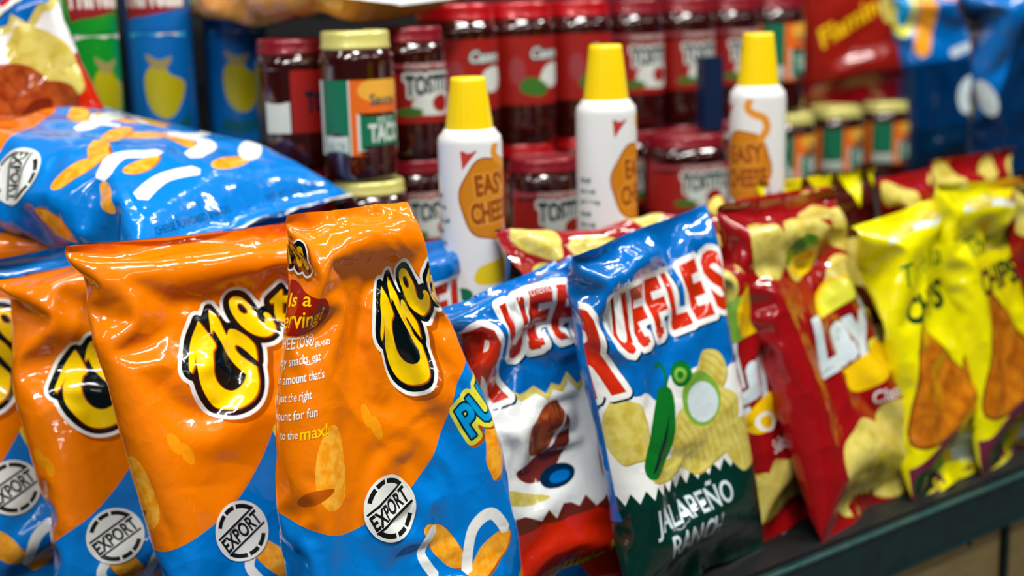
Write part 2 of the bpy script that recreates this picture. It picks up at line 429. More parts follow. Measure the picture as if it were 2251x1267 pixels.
# ------------------------------------------------------------------ the place: shelf, floor, far wall
def rgb(*c): return tuple((v / 255) ** 2.2 for v in c) + (1,)
def place_mat(name, c1, c2, scale, rough=.5, metallic=0.0, bump=.1, stretch=(1, 1, 1)):
    m = bpy.data.materials.new(name); m.use_nodes = True; nt = m.node_tree; b = nt.nodes['Principled BSDF']
    tc = nt.nodes.new('ShaderNodeTexCoord'); mp = nt.nodes.new('ShaderNodeMapping'); mp.inputs['Scale'].default_value = stretch
    n = nt.nodes.new('ShaderNodeTexNoise'); n.inputs['Scale'].default_value = scale; n.inputs['Detail'].default_value = 5
    r = nt.nodes.new('ShaderNodeValToRGB'); r.color_ramp.elements[0].color = rgb(*c1); r.color_ramp.elements[1].color = rgb(*c2)
    r.color_ramp.elements[0].position = .35; r.color_ramp.elements[1].position = .65
    bu = nt.nodes.new('ShaderNodeBump'); bu.inputs['Strength'].default_value = bump; bu.inputs['Distance'].default_value = .001
    for a, bb in ((tc.outputs['Object'], mp.inputs['Vector']), (mp.outputs['Vector'], n.inputs['Vector']), (n.outputs['Fac'], r.inputs['Fac']), (r.outputs['Color'], b.inputs['Base Color']), (n.outputs['Fac'], bu.inputs['Height']), (bu.outputs['Normal'], b.inputs['Normal'])):
        nt.links.new(a, bb)
    b.inputs['Roughness'].default_value = rough; b.inputs['Metallic'].default_value = metallic
    return m
STEEL = place_mat('painted_steel', (14, 44, 48), (18, 54, 58), 40, .38, .2, .05)
STEEL_EDGE = place_mat('highlight_steel_edge', (48, 84, 84), (62, 100, 98), 60, .35, .3, .05)  # paler steel; on the rail lip it paints in the edge highlight
DARK = place_mat('dark_shelf_board', (9, 14, 16), (15, 20, 22), 30, .5)
PANELM = place_mat('tan_panel', (168, 146, 98), (184, 160, 108), 18, .5, 0, .06, (1, 1, 6))
FLOORM = place_mat('floor_tile', (120, 116, 108), (140, 134, 122), 6, .35)
WALLM = place_mat('store_wall', (60, 64, 62), (72, 76, 72), 4, .8)

ORI = Vector((0.266, 1.447, 0)); AXR = math.radians(37.6)
def sh(along, back, z=0.0):
    """shelf coordinates (metres along the front, metres back from the rail) to world"""
    c, s = math.cos(AXR), math.sin(AXR)
    return (ORI.x + along * c - back * s, ORI.y + along * s + back * c, z)
shelf = thing('display_shelf', 'long dark steel shop shelf with a raised rear step, running away to the right', 'shelf', tuple(ORI), (0, 0, AXR))
box('deck', (-1.4, .004, -.022), (1.9, 1.03, 0), DARK, shelf)
for lo, hi, lab in (((-.262, .24, .0005), (1.9, 1.0, .28), 'dark raised step carrying the jars and cheese cans'), ((-1.4, .71, .0005), (-.266, 1.0, .28), 'dark raised step at the left carrying the crisp tubes')):
    st = box('raised_step', lo, hi, DARK); st.location = ORI; st.rotation_euler = (0, 0, AXR); st['label'] = lab; st['category'] = 'shelf'
bp = box('back_panel', (-1.4, 1.004, .0005), (1.9, 1.03, 1.3), DARK); bp.location = ORI; bp.rotation_euler = (0, 0, AXR)
bp['label'] = 'dark upright panel behind the jars'; bp['category'] = 'panel'
rail = box('front_rail', (-1.4, -.016, -.060), (1.9, 0, .0), STEEL, shelf)
box('rail_edge', (-1.4, -.0172, -.002), (1.9, -.012, .0022), STEEL_EDGE, rail, .0008)
box('rail_edge', (-1.4, -.0185, -.062), (1.9, .001, -.057), STEEL, rail, .001)
for k, (a, b) in enumerate(((-1.4, -.45), (-.44, .528), (.540, 1.9))):
    box('front_panel', (a, .02, -.80), (b, .045, -.061), PANELM, shelf)
box('upright', (.529, .012, -.80), (.539, .040, -.061), STEEL, shelf, .001)
screw = lathe('screw_head', [(0, .0), (.004, .0), (.004, .002), (.003, .0035), (0, .0035)], STEEL_EDGE, shelf, 16)
screw.rotation_euler = (R(90), 0, 0); screw.location = (.452, .02, -.092)
box('base_plinth', (-1.4, .06, -.90), (1.9, 1.0, -.80), DARK, shelf)
fl = box('floor', (-4, -3.5, -.96), (5, 6.0, -.90), FLOORM, None, 0); fl['kind'] = 'structure'
wb = box('wall_back', (-4, 6.0, -.96), (5, 6.1, 2.4), WALLM, None, 0); wb['kind'] = 'structure'
wl = box('wall_left', (-4.1, -3.5, -.96), (-4, 6.1, 2.4), WALLM, None, 0); wl['kind'] = 'structure'
wr = box('wall_right', (5, -3.5, -.96), (5.1, 6.1, 2.4), WALLM, None, 0); wr['kind'] = 'structure'
# ------------------------------------------------------------------ print colours
ORANGE = film('orange_film', (238, 122, 0), .2)
BLUE = film('blue_film', (0, 122, 212), .2)
YELLOW = film('yellow_print', (252, 208, 10), .2)
BLACK = film('black_print', (8, 22, 24), .2)
WHITE = film('white_print', (235, 238, 236), .22)
BROWN = film('brown_print', (176, 82, 8), .2)
SHADE = film('deep_orange_print', (176, 84, 4), .2)
CYAN = film('cyan_print', (10, 150, 215), .2)
LEMON = film('lemon_print', (226, 226, 70), .2)
DKRED = film('dark_red_print', (150, 30, 12), .2)
PUFF = film('puff_print', (240, 150, 24), .2, speck=((250, 178, 60), 90, .4, .6))
PUFF2 = film('pale_puff_print', (243, 150, 22), .2)
NAVY = film('navy_print', (6, 40, 66), .2)
WHITE_STICKER = plain('white_sticker', (232, 236, 232), .35)
STAMP = plain('stamp_black', (10, 20, 20), .4)

def export_sticker(x, y, r, rot):
    """white disc, ring of black dashes and a slanted stencil word between two bars"""
    L = []
    ring = []
    for a0, a1 in ((96, 122), (127, 158), (33, 90)):
        for k in (0, 180):
            t = np.radians(np.linspace(a0 + k, a1 + k, 12)); ro, ri = .90 * r, .75 * r
            ring.append(poly(np.concatenate([np.stack([np.cos(t) * ro, np.sin(t) * ro], 1), np.stack([np.cos(t[::-1]) * ri, np.sin(t[::-1]) * ri], 1)])))
    # the bars run level in the sticker's own frame, turned with everything else by rot
    L = [(STAMP, xf(s, 1, 1, rot - .42, x, y)) for s in ring]
    L.append((WHITE_STICKER, xf(rect(-r * .93, -r * .36, r * .93, r * .36), 1, 1, rot, x, y)))
    for s in (-1, 1):
        L.append((STAMP, xf(rect(-r * .84, s * r * .33 - r * .04, r * .84, s * r * .33 + r * .035), 1, 1, rot, x, y)))
    L.append((STAMP, xf(text('EXPORT', 0, 0, r * .50, r * 1.66, bold=.035), 1, 1, rot, x, y)))
    return L, ell(x, y, r, r, n=56)

CH = [(325,300),(225,440),(130,640),(135,695),(175,640),(228,545),(190,650),(180,760),(200,880),(260,1000),(350,1072),(440,1092),(530,1070),(600,1010),(645,920),(668,800),(600,690),(570,620),(568,580),(590,572),(625,620),(690,750),(712,640),(690,560),(640,480),(600,440),(560,435),(522,485),(500,360),(455,232),(415,310),(385,430),(415,405),(440,510),(480,620),(540,750),(575,835),(530,900),(450,930),(380,895),(335,820),(315,720),(325,640),(350,570),(385,525),(360,400)]
CHC = (0, 3, 5, 15, 21, 27, 29, 31, 32, 36, 43)
EE = [(585,250),(600,220),(635,205),(690,222),(735,280),(765,360),(775,450),(800,480),(830,480),(850,440),(842,410),(870,395),(905,430),(900,500),(870,570),(810,610),(740,600),(670,540),(615,440),(585,330)]
def logo(sx, sy, dx, dy, rot=0.0, rest='tos'):
    """puffy yellow lettering with brown edge, black halo and white rim; source drawing ~900 x 1000 units"""
    T = lambda s: xf(s, sx / 1000, -sy / 1000, rot, dx, dy)
    ch, e = spline(CH, k=5, corner=CHC), xf(spline(EE, k=5, corner=(8, 10)), 1, 1, 0, 42, -30)
    hole = ell(714, 295, 24, 48, -.35); fill = cat(ell(430, 760, 115, 190, .1))
    tail = []
    if rest:
        t = text(rest, 0, 0, 330, 540, bold=.03); tail = [xf(t, 1, -1, .12, 1235, 320)]
    body = cat(ch)
    allsh = [ch, e] + tail
    def union_grow(d):
        # grow every piece; overlapping pieces simply stack in the same colour
        return [grow(T(s), d) for s in allsh]
    k = sy / 1000
    L = [(SHADE, xf(s, 1, 1, 0, .004, -.0045)) for s in union_grow(100 * k)]
    L += [(WHITE, s) for s in union_grow(92 * k)] + [(BLACK, s) for s in union_grow(58 * k)] + [(BLACK, T(fill))]
    for s in tail + [e, ch]:
        L += [(BLACK, grow(T(s), 17 * k)), (BROWN, xf(grow(T(s), 5 * k), 1, 1, 0, .0009, -.0010)), (YELLOW, T(s))]
    L += [(BROWN, T(ell(716, 297, 34, 56, -.35))), (BLACK, T(hole))]
    return L
def caption(rows, x, mat, align='L'):
    L = []
    for (s, y, h, w, dx, m) in rows:
        t = text(s, x + dx, y, h, w, bold=.012, align='L' if align == 'L' else 'C')
        L.append((SHADE, xf(t, 1, 1, 0, .0006, -.0006))); L.append((m, t))
    return L
def puffs_art(): return puffs()
def puffs_high_art():
    """the same print on the lying bag, whose blue foot reaches higher"""
    L = puffs(); k = len(L) - 3; more = []
    for (x, y, a, b, r) in ((-.02, .20, .03, .011, .4), (.05, .22, .028, .010, 1.2), (-.10, .17, .03, .011, -.4), (.0, .28, .03, .011, .9), (-.06, .12, .026, .01, .2), (.02, .15, .028, .01, 1.4)):
        more += [(BROWN, ell(x + .001, y - .0015, a, b, r)), (PUFF, ell(x, y, a, b, r))]
    more += [(WHITE, stroke([(-.10, .075), (-.06, .09), (-.02, .085)], .016)), (PUFF, ell(.03, .085, .03, .010, .1)), (WHITE, ell(.075, .10, .026, .012, .6)), (PUFF, ell(-.12, .11, .024, .009, 1.0))]
    for pts, w in (((( -.10, .13), (-.06, .15), (-.03, .13)), .018), (((.0, .11), (.04, .13), (.03, .17)), .020), (((-.03, .24), (.02, .25), (.06, .28)), .022), (((.09, .15), (.12, .19), (.10, .23)), .018)):
        more.append((WHITE, stroke(pts, w)))
    return [(m, xf(s, 1, 1, 0, 0, .12)) for m, s in L[:k]] + more + L[k:]
def puffs():
    W, H = PW, PH
    L = []
    # orange upper field with a curved lower border that climbs to the right
    L.append((ORANGE, spline((-W, .20), (-.20, .195), (-.15, .180), (-.10, .165), (-.055, .172), (-.01, .19), (.03, .222), (.08, .275), (.16, .31), (W, .30), (W, H + .02), (-W, H + .02), k=5, corner=(0, 9, 10, 11))))
    L.append((PUFF, spline((-.125, .245), (-.11, .265), (-.095, .255), (-.09, .22), (-.095, .195), (-.115, .19), (-.128, .21))))
    L.append((SHADE, spline((-.150, .202), (-.135, .210), (-.108, .208), (-.125, .199), (-.145, .196))))
    for x, y in ((-.055, .265), (-.045, .252)): L.append((PUFF2, ell(x, y, .006, .012, .3)))
    # plain cheese puffs and pale curls on the blue field
    for (x, y, a, b, r) in ((-.065, .055, .030, .011, .9), (-.165, .05, .03, .011, 1.2), (.015, .125, .032, .012, -.9), (.065, .10, .034, .013, .5), (.095, .205, .034, .012, 1.3), (.0, .06, .026, .010, -.5), (.118, .06, .03, .012, .9)):
        L += [(BROWN, ell(x + .001, y - .0015, a, b, r)), (PUFF, spline(xf(ell(0, 0, a, b, 0, 12), 1, 1, r, x, y)[0] + np.random.default_rng(int(x * 1e4) % 97).uniform(-.0016, .0016, (12, 2))))]
    for (pts, w) in ((((.035, .095), (.05, .13), (.075, .14), (.09, .12)), .012), (((.0, .10), (-.012, .125), (.005, .145)), .010), (((.085, .055), (.06, .035), (.035, .045)), .012), (((.11, .125), (.13, .11), (.12, .085)), .010)):
        L.append((WHITE, stroke(pts, w)))
    L += logo(.142, .122, -.040, .414, .02)
    # second word, cyan bubble letters with a lemon rim
    t = text('PUFFS', 0, 0, .032, .115, bold=.03); t = xf(t, 1, 1, .42, .118, .258, .1)
    L += [(SHADE, grow(xf(t, 1, 1, 0, .002, -.002), .0075)), (LEMON, grow(t, .0068)), (NAVY, grow(t, .0022)), (CYAN, t)]
    # small type on the left panel
    L += [(DKRED, spline((-.205, .392), (-.178, .402), (-.150, .390), (-.120, .385), (-.110, .366), (-.132, .354), (-.165, .352), (-.20, .356)))]
    q = text('Is a', -.160, .385, .013, .034, rot=.12, bold=.01); L.append((YELLOW, q))
    q = text('serving?', -.153, .368, .0155, .066, rot=.12, bold=.01); L.append((YELLOW, q))
    L += [(m_, xf(s_, 1.16, 1.16, 0, .022, -.006)) for m_, s_ in caption([('CHEETOS®', .303, .0095, .044, -.048, WHITE), ('BRAND', .2985, .0045, .017, -.003, WHITE),
                  ('cheesy snacks, eat', .289, .0075, .058, -.056, WHITE), ('just an amount that\'s', .275, .0075, .066, -.061, WHITE),
                  ('not only just the right', .261, .0072, .058, -.066, WHITE), ('amount for fun', .247, .0075, .052, -.054, WHITE),
                  ('to the', .232, .0066, .020, -.040, WHITE), ('max!', .232, .0098, .026, -.018, YELLOW)], -.125, WHITE)]
    # little logo on the left panel near the top
    t = xf(text('CHEETOS', 0, 0, .030, .105, bold=.035), 1, 1, -.12, -.205, .435)
    L += [(SHADE, grow(xf(t, 1, 1, 0, .003, -.003), .0075)), (WHITE, grow(t, .0072)), (BLACK, grow(t, .0052)), (YELLOW, t)]
    L += [(BLACK, text('MADE WITH', -.185, .462, .0045, .028, -.1)), (BLACK, text('REAL CHEESE!', -.185, .4555, .0065, .046, -.1, bold=.01))]
    # foot: descriptor line, net weight and a white selvage
    L += [(NAVY, text('CHEESE FLAVORED SNACKS', -.065, .030, .0085, .105)), (NAVY, text('NET WT. 9 OZ. (255.1g)', .085, .030, .0085, .085))]
    L.append((WHITE, rect(-W, -.01, W, .006)))
    return L
PW, PH = .31, .475
# ------------------------------------------------------------------ more print colours
RBLUE = film('azure_film', (0, 104, 186), .2, bump=.24)
RRED = film('wordmark_red', (196, 44, 16), .22)
GREENDK = film('dark_green_print', (4, 50, 42), .25)
CHIP = film('chip_print', (214, 200, 104), .25, speck=((196, 176, 70), 60, .45, .65))
CHIPD = film('dark_chip_print', (172, 150, 62), .25)  # darker rim and ridge lines of the printed chips
CHIPR = film('brown_chip_print', (172, 84, 34), .25, speck=((140, 58, 26), 60, .4, .6))
CHIPRD = film('dark_brown_chip_print', (110, 40, 20), .25)
PEPPER = film('green_pepper_print', (20, 110, 40), .2)
LIMEG = film('lime_print', (120, 170, 60), .25)
HOT = film('hot_red_print', (198, 40, 16), .2)
LRED = film('crimson_film', (146, 20, 24), .2, bump=.22)
LREDD = film('deep_crimson_print', (120, 14, 20), .2)
SUN = film('sun_yellow_print', (240, 196, 20), .2)
TYEL = film('acid_yellow_film', (232, 224, 10), .2, bump=.22)
TGRN = film('leaf_green_print', (60, 110, 30), .25)
TDK = film('forest_green_print', (20, 60, 30), .25)
TORT = film('tortilla_print', (200, 120, 24), .25, speck=((170, 90, 16), 50, .4, .6))
TORTD = film('tortilla_edge_print', (120, 66, 20), .25)
DEEPB = film('deep_blue_film', (2, 48, 88), .2)
BRICK = film('brick_red_print', (140, 30, 20), .25)
PURP = film('plum_print', (100, 40, 60), .25)
PANEL = film('pale_panel_print', (205, 220, 226), .25)
CBROWN = film('chocolate_film', (66, 22, 18), .2, bump=.22)
GREYT = film('grey_print', (120, 130, 135), .25)
SILVER = film('silver_blue_film', (60, 110, 140), .2)

def chip(x, y, a, b, rot, seed, c=None, cd=None, ridges=0):
    g = np.random.default_rng(seed); c = c or CHIP; cd = cd or CHIPD
    q = ell(0, 0, a, b, 0, 12)[0] * (1 + g.uniform(-.10, .10, (12, 1)))
    o = xf(spline(q), 1, 1, rot, x, y)
    L = [(cd, xf(o, 1, 1, 0, .0012, -.0018)), (c, o)]
    for k in range(ridges):
        u = (k + 1) / (ridges + 1) * 2 - 1; w = math.sqrt(1 - u * u) * b * .86
        L.append((cd, xf(stroke([(u * a * .9, -w), (u * a * .9 + a * .10, 0), (u * a * .9, w)], .0011), 1, 1, rot, x, y)))
    return L
def wordmark(dx, dy, k=1.0, rot=0.0):
    """slab letters, the first one bigger, red with a fat white rim"""
    parts = [xf(text('R', -.086, -.009, .062, .038, bold=.05), 1, 1)]
    for i, ch in enumerate('UFFLES'):
        parts.append(text(ch, -.050 + i * .0272, .004 + .001 * i, .042, .0225, bold=.045))
        if ch in 'FL':   # slab feet
            parts.append(rect(-.050 + i * .0272 - .0125, -.018 + .001 * i, -.050 + i * .0272 + .002, -.0125 + .001 * i))
    parts = [xf(p, k * 1.18, k * 1.42, rot, dx, dy) for p in parts]
    return [(NAVY, xf(grow(p, .0062 * k), 1, 1, 0, .002, -.0025)) for p in parts] + [(WHITE, grow(p, .0062 * k)) for p in parts] + [(RRED, p) for p in parts]
RW, RH = .25, .40
def ridged_top(L):
    L += [(WHITE, xf(text('Authentic', 0, 0, .010, .050), 1, 1, .05, -.035, .357)), (WHITE, text('flavored potato chips', .05, .362, .006, .05))]
def jalapeno_art():
    W, H = RW, RH; L = []
    g = np.random.default_rng(3); xs = np.linspace(-W, W, 60)
    top = .238 + .010 * np.sin(xs * 60) + .006 * np.sin(xs * 140 + 1)
    bot = .135 + .006 * np.where(np.arange(60) % 2, 1, -1)
    L.append((WHITE, poly(np.concatenate([np.stack([xs, top], 1), np.stack([xs[::-1], bot[::-1]], 1)]))))
    L.append((GREENDK, poly(np.concatenate([np.stack([xs, bot], 1), [[W, -.1], [-W, -.1]]]))))
    L += chip(-.080, .205, .028, .036, .1, 1) + chip(.065, .235, .03, .022, .8, 2, ridges=5)
    L += chip(.040, .180, .058, .040, .35, 4, ridges=10) + chip(-.03, .152, .032, .010, .1, 5, ridges=0) + chip(.10, .15, .03, .03, .2, 6, ridges=5)
    L += [(LIMEG, ell(.045, .212, .030, .030)), (PANEL, ell(.047, .208, .024, .022))]
    L += [(PEPPER, spline((-.062, .150), (-.040, .152), (-.012, .180), (.000, .210), (.001, .232), (-.016, .238), (-.030, .222), (-.052, .192), (-.068, .165))), (PEPPER, stroke([(-.008, .232), (-.002, .250), (-.006, .262), (-.016, .260)], .0045))]
    L += [(GREENDK, spline((-.058, .155), (-.038, .165), (-.012, .205), (-.022, .195), (-.046, .167)))]
    L += [(PEPPER, ell(.022, .245, .017, .014, .2)), (LIMEG, ell(.020, .244, .010, .008, .2)), (PEPPER, ell(.020, .244, .005, .004, .2))]
    L += wordmark(.006, .314, 1.03, .05); ridged_top(L)
    L += [(PANEL, text('JALAPEÑO', .0, .106, .025, .132, bold=.012)), (PANEL, text('RANCH', -.002, .074, .025, .088, bold=.012)), (GREYT, text('FLAVORED', .050, .057, .007, .035)), (WHITE, rect(-W, -.01, W, .004))]
    return L
def hot_art():
    W, H = RW, RH; L = []; g = np.random.default_rng(5); xs = np.linspace(-W, W, 46)
    top = .238 + g.uniform(-.010, .010, 46); bot = .112 + g.uniform(-.012, .012, 46)
    L += [(CHIP, poly(np.concatenate([np.stack([xs, top + .008], 1), [[W, .2], [-W, .2]]])))]
    L.append((WHITE, poly(np.concatenate([np.stack([xs, top], 1), np.stack([xs[::-1], bot[::-1]], 1)]))))
    L.append((CHIPRD, poly(np.concatenate([np.stack([xs, bot], 1), [[W, .09], [-W, .09]]]))))
    L.append((HOT, torn(-W, W, .100, .004, -.01, 8, 40)))
    L += chip(.055, .185, .034, .062, -.25, 11, CHIPR, CHIPRD, 9) + chip(.10, .21, .03, .05, .2, 12, CHIP, CHIPD, 5) + chip(.085, .165, .04, .046, .1, 13, CHIPR, CHIPRD, 8)
    L += [(CHIPR, spline((-.075, .185), (-.060, .215), (-.030, .228), (-.020, .212), (-.035, .19), (-.055, .172))), (CHIPRD, spline((-.09, .165), (-.055, .172), (-.028, .190), (-.018, .210), (-.012, .185), (-.040, .150), (-.075, .148)))]
    for k in range(8): L.append((CHIPRD, stroke([(-.066 + k * .0055, .186 + k * .002), (-.058 + k * .0045, .205 + k * .003)], .0014)))
    L += [(NAVY, ell(-.035, .146, .024, .012, .1)), (RBLUE, ell(-.032, .145, .014, .006, .1)), (CHIP, spline((-.12, .150), (-.085, .140), (-.055, .128), (-.085, .126), (-.12, .136)))]
    L += wordmark(.0, .318, 1.12, .04); ridged_top(L)
    t = xf(text("Flamin' Hot", 0, 0, .030, .165, shear=.25, bold=.02), 1, 1, .22, .005, .045)
    L += [(CHIPRD, xf(t, 1, 1, 0, .0015, -.0015)), (SUN, t), (SUN, stroke([(-.07, .022), (.0, .032), (.075, .058)], .003)), (WHITE, rect(-W, -.01, W, .004))]
    return L
def brown_art():
    """smoky variant seen top left"""
    W, H = RW, RH; L = []; g = np.random.default_rng(9); xs = np.linspace(-W, W, 46)
    top = .262 + g.uniform(-.012, .012, 46)
    L += [(CHIP, poly(np.concatenate([np.stack([xs, top + .01], 1), [[W, .2], [-W, .2]]])))]
    L.append((WHITE, poly(np.concatenate([np.stack([xs, top], 1), [[W, .09], [-W, .09]]]))))
    L.append((CHIPR, torn(-W, W, .11, .012, -.01, 4, 40)))
    L += [(HOT, spline((.035, .03), (.14, .03), (.14, .19), (.095, .20), (.06, .15), (.075, .10)))]
    L += chip(.07, .215, .03, .055, .5, 21, CHIP, CHIPD, 0) + chip(.02, .19, .04, .045, .2, 22, CHIPR, CHIPRD, 3) + chip(.05, .165, .03, .035, .9, 25, CHIPR, CHIPRD, 0)
    L += [(CHIPRD, spline((-.08, .135), (-.02, .150), (.03, .175), (.055, .165), (.02, .135), (-.03, .122)))]
    for k in range(7): L.append((CHIP, stroke([(-.11 + k * .018, .06), (-.10 + k * .018, .10), (-.085 + k * .018, .12)], .009)))
    L += wordmark(.0, .315, .95, .04)
    return L
LW, LH = .24, .40
def crisp_art():
    """red potato chip bag with script wordmark on a ribbon over a sun disc"""
    W, H = LW, LH; L = []
    L += chip(-.04, .345, .044, .038, .2, 31) + [(TGRN, ell(-.045, .338, .030, .016, .3)), (SUN, ell(-.035, .322, .032, .014, .1))] + chip(.055, .355, .04, .03, -.3, 32) + chip(.01, .385, .035, .016, .1, 33) + chip(-.10, .35, .028, .04, .2, 36) + chip(.115, .34, .03, .04, .2, 37)
    L += chip(.03, .27, .05, .045, .2, 35)
    L += [(SUN, ell(.01, .235, .062, .060)), (LEMON, ell(.01, .245, .050, .046)), (LRED, xf(rect(-.095, -.026, .095, .026), 1, 1, .12, .01, .235, .1))]
    t = xf(text("Lay's", 0, 0, .062, .150, shear=.18, bold=.035), 1, 1, .12, .01, .236)
    L += [(LREDD, grow(t, .0055)), (PANEL, grow(t, .0018))]
    L += [(SUN, ell(.012, .180, .045, .018, .1)), (WHITE, text('Classic', .035, .150, .014, .06, shear=.15, bold=.01))]
    for k, (x, y, a, b, r) in enumerate(((-.045, .095, .05, .036, .3), (.035, .105, .045, .033, -.2), (.0, .065, .052, .034, .1), (.07, .07, .04, .03, .5), (-.07, .055, .035, .028, -.3), (.03, .045, .045, .022, .1))):
        L += chip(x, y, a, b, r, 40 + k)
    L += [(PANEL, rect(.062, .012, .120, .095)), (WHITE, rect(-W, -.01, W, .004))]
    for k in range(8): L.append((GREYT, rect(.066, .018 + k * .009, .116, .0195 + k * .009)))
    return L
def lime_art():
    W, H = LW, LH; L = []
    L += chip(.04, .36, .045, .03, .2, 51) + chip(-.06, .345, .04, .035, .3, 52) + [(LIMEG, ell(-.025, .282, .042, .034, .2)), (SUN, ell(.005, .290, .040, .034, .1)), (PANEL, rect(-.11, .16, -.03, .262)), (LRED, rect(-.04, .175, .12, .262))]
    t = xf(text("Lay's", 0, 0, .056, .125, shear=.18, bold=.035), 1, 1, .1, .0, .222)
    L += [(LREDD, grow(t, .0055)), (PANEL, grow(t, .0018)), (SUN, ell(.0, .165, .06, .02, .1)), (WHITE, ell(-.012, .155, .028, .012, -.2)), (SUN, ell(-.012, .155, .018, .008, -.2))]
    L += [(WHITE, text('Salted', .020, .122, .017, .058, bold=.01))]
    for k, (x, y, a, b, r) in enumerate(((.0, .065, .046, .040, .3), (.055, .05, .04, .036, -.2), (-.05, .07, .03, .03, 0))): L += chip(x, y, a, b, r, 60 + k)
    L += [(PANEL, rect(.08, .010, .135, .095)), (WHITE, rect(-W, -.01, W, .004))]
    for k in range(7): L.append((GREYT, rect(.085, .018 + k * .010, .13, .0195 + k * .010)))
    return L
def tortilla_art():
    W, H = LW, LH; L = []
    L += [(PANEL, spline((-.06, .350), (.0, .375), (.07, .36), (.05, .345), (.0, .35)))] + chip(-.02, .362, .03, .012, .1, 71) + chip(.04, .368, .03, .012, -.2, 72)
    t = xf(text('Tortilla', 0, 0, .030, .125, shear=.12, bold=.01), 1, 1, .06, .005, .302); u = xf(text('CHIPS', 0, 0, .034, .118, bold=.045), 1, 1, .04, .008, .252)
    L += [(TGRN, t), (TDK, u)]
    tri = spline((-.055, .085), (-.035, .15), (-.012, .205), (.004, .205), (.045, .155), (.085, .105), (.078, .085), (.01, .082), k=5); tri = xf(tri, 1.25, 1.15, 0, -.012, -.012)
    L += [(TORTD, grow(tri, .004)), (TORT, tri)]
    tri2 = xf(tri, .7, .7, -.5, .085, .07); L += [(TORTD, grow(tri2, .003)), (TORT, tri2)]
    L += [(PURP, spline((-.12, .0), (.14, .0), (.14, .07), (.07, .086), (-.02, .080), (-.08, .055), (-.12, .05)))]
    L += [(LIMEG, ell(.0, .040, .022, .028)), (SUN, ell(.025, .030, .018, .018)), (TDK, ell(-.055, .03, .03, .022)), (PANEL, rect(.03, .012, .10, .070)), (WHITE, rect(-W, -.01, W, .004))]
    for k in range(5): L.append((GREYT, rect(.035, .018 + k * .009, .095, .0192 + k * .008)))
    return L
def zigzag_art():
    W, H = LW, LH; L = []
    for k in range(-4, 5): L.append((TYEL, poly((k * .06 - .03, H + .01), (k * .06 + .03, H + .01), (k * .06, .335))))
    for k in range(-4, 5): L.append((TYEL, poly((k * .07 - .02, .29), (k * .07 + .02, .30), (k * .07 + .004, .255))))
    return L + chip(-.05, .345, .04, .022, .3, 81) + chip(.05, .26, .05, .03, -.3, 82) + chip(-.07, .2, .05, .035, .1, 83) + chip(.04, .13, .06, .04, .4, 84) + [(TYEL, xf(text('BBQ', 0, 0, .05, .12, bold=.04), 1, 1, .1, 0, .18))]
def spicy_art():
    W, H = LW, LH; L = []
    L.append((WHITE, torn(-W, W, .235, .006, .20, 2, 20))); L.append((BRICK, torn(-W, W, .222, .005, -.01, 3, 20)))
    L += [(PANEL, text("R", -.04, .28, .07, .05, bold=.05)), (PANEL, text("U", .02, .28, .06, .04, bold=.05))]
    t = xf(text('Flamin', 0, 0, .032, .12, shear=.25, bold=.02), 1, 1, .42, -.03, .15)
    return L + [(SUN, t)] + chip(.065, .165, .035, .03, .2, 91, CHIP, CHIPD) + chip(.08, .12, .03, .03, .2, 92, CHIPR, CHIPRD) + [(LREDD, rect(-W, .0, W, .05))]
def blue_art():
    W, H = RW, RH; L = wordmark(0, .29, .9, .04)
    L += [(WHITE, torn(-W, W, .21, .010, .12, 2, 24)), (NAVY, torn(-W, W, .13, .006, -.01, 3, 24))]
    return L + chip(.04, .17, .04, .03, .3, 95) + chip(-.04, .16, .04, .03, .1, 96)

def plain_blue_art():
    """deep blue film with a film highlight painted as a pale oval, and a printed blob near the head"""
    return [(RBLUE, spline((-.12, .16), (-.06, .26), (-.04, .36), (-.12, .40), (-.24, .40), (-.24, .16))), (PANEL, ell(-.10, .20, .014, .03, .3)), (CYAN, ell(.02, .39, .05, .012, .3))]
def sky_blue_art():
    return [(DEEPB, rect(-.3, -.1, .3, .24)), (PANEL, ell(.03, .17, .022, .035, -.3)), (PANEL, stroke([(.0, .25), (.05, .262), (.08, .25)], .016)), (PUFF, stroke([(-.07, .26), (-.05, .33), (-.06, .41)], .035)), (CYAN, ell(-.10, .36, .018, .05, .1)), (LEMON, ell(-.10, .355, .028, .065, .1)), (CYAN, ell(-.10, .36, .018, .05, .1)), (NAVY, torn(-.3, .3, .12, .006, -.01, 3, 24)), (PUFF, ell(.01, .385, .03, .03))]  # pale oval and pale stroke are film highlights put into the colour

def chips_only_art():
    """loose printed chips on red film"""
    L = []
    for k, (x, y, a, b, r) in enumerate(((-.09, .05, .04, .026, .5), (-.02, .03, .035, .022, -.3), (.05, .07, .045, .026, .8), (-.05, .13, .045, .028, 1.2), (.09, .15, .04, .028, .2), (.02, .19, .036, .024, -.6), (-.10, .22, .04, .026, .4), (.08, .26, .045, .028, 1.0), (-.03, .29, .04, .026, .1), (.11, .35, .03, .026, .3), (-.08, .36, .045, .028, -.4), (.03, .37, .03, .02, .7))):
        L += chip(x, y, a, b, r, 120 + k)
    return L
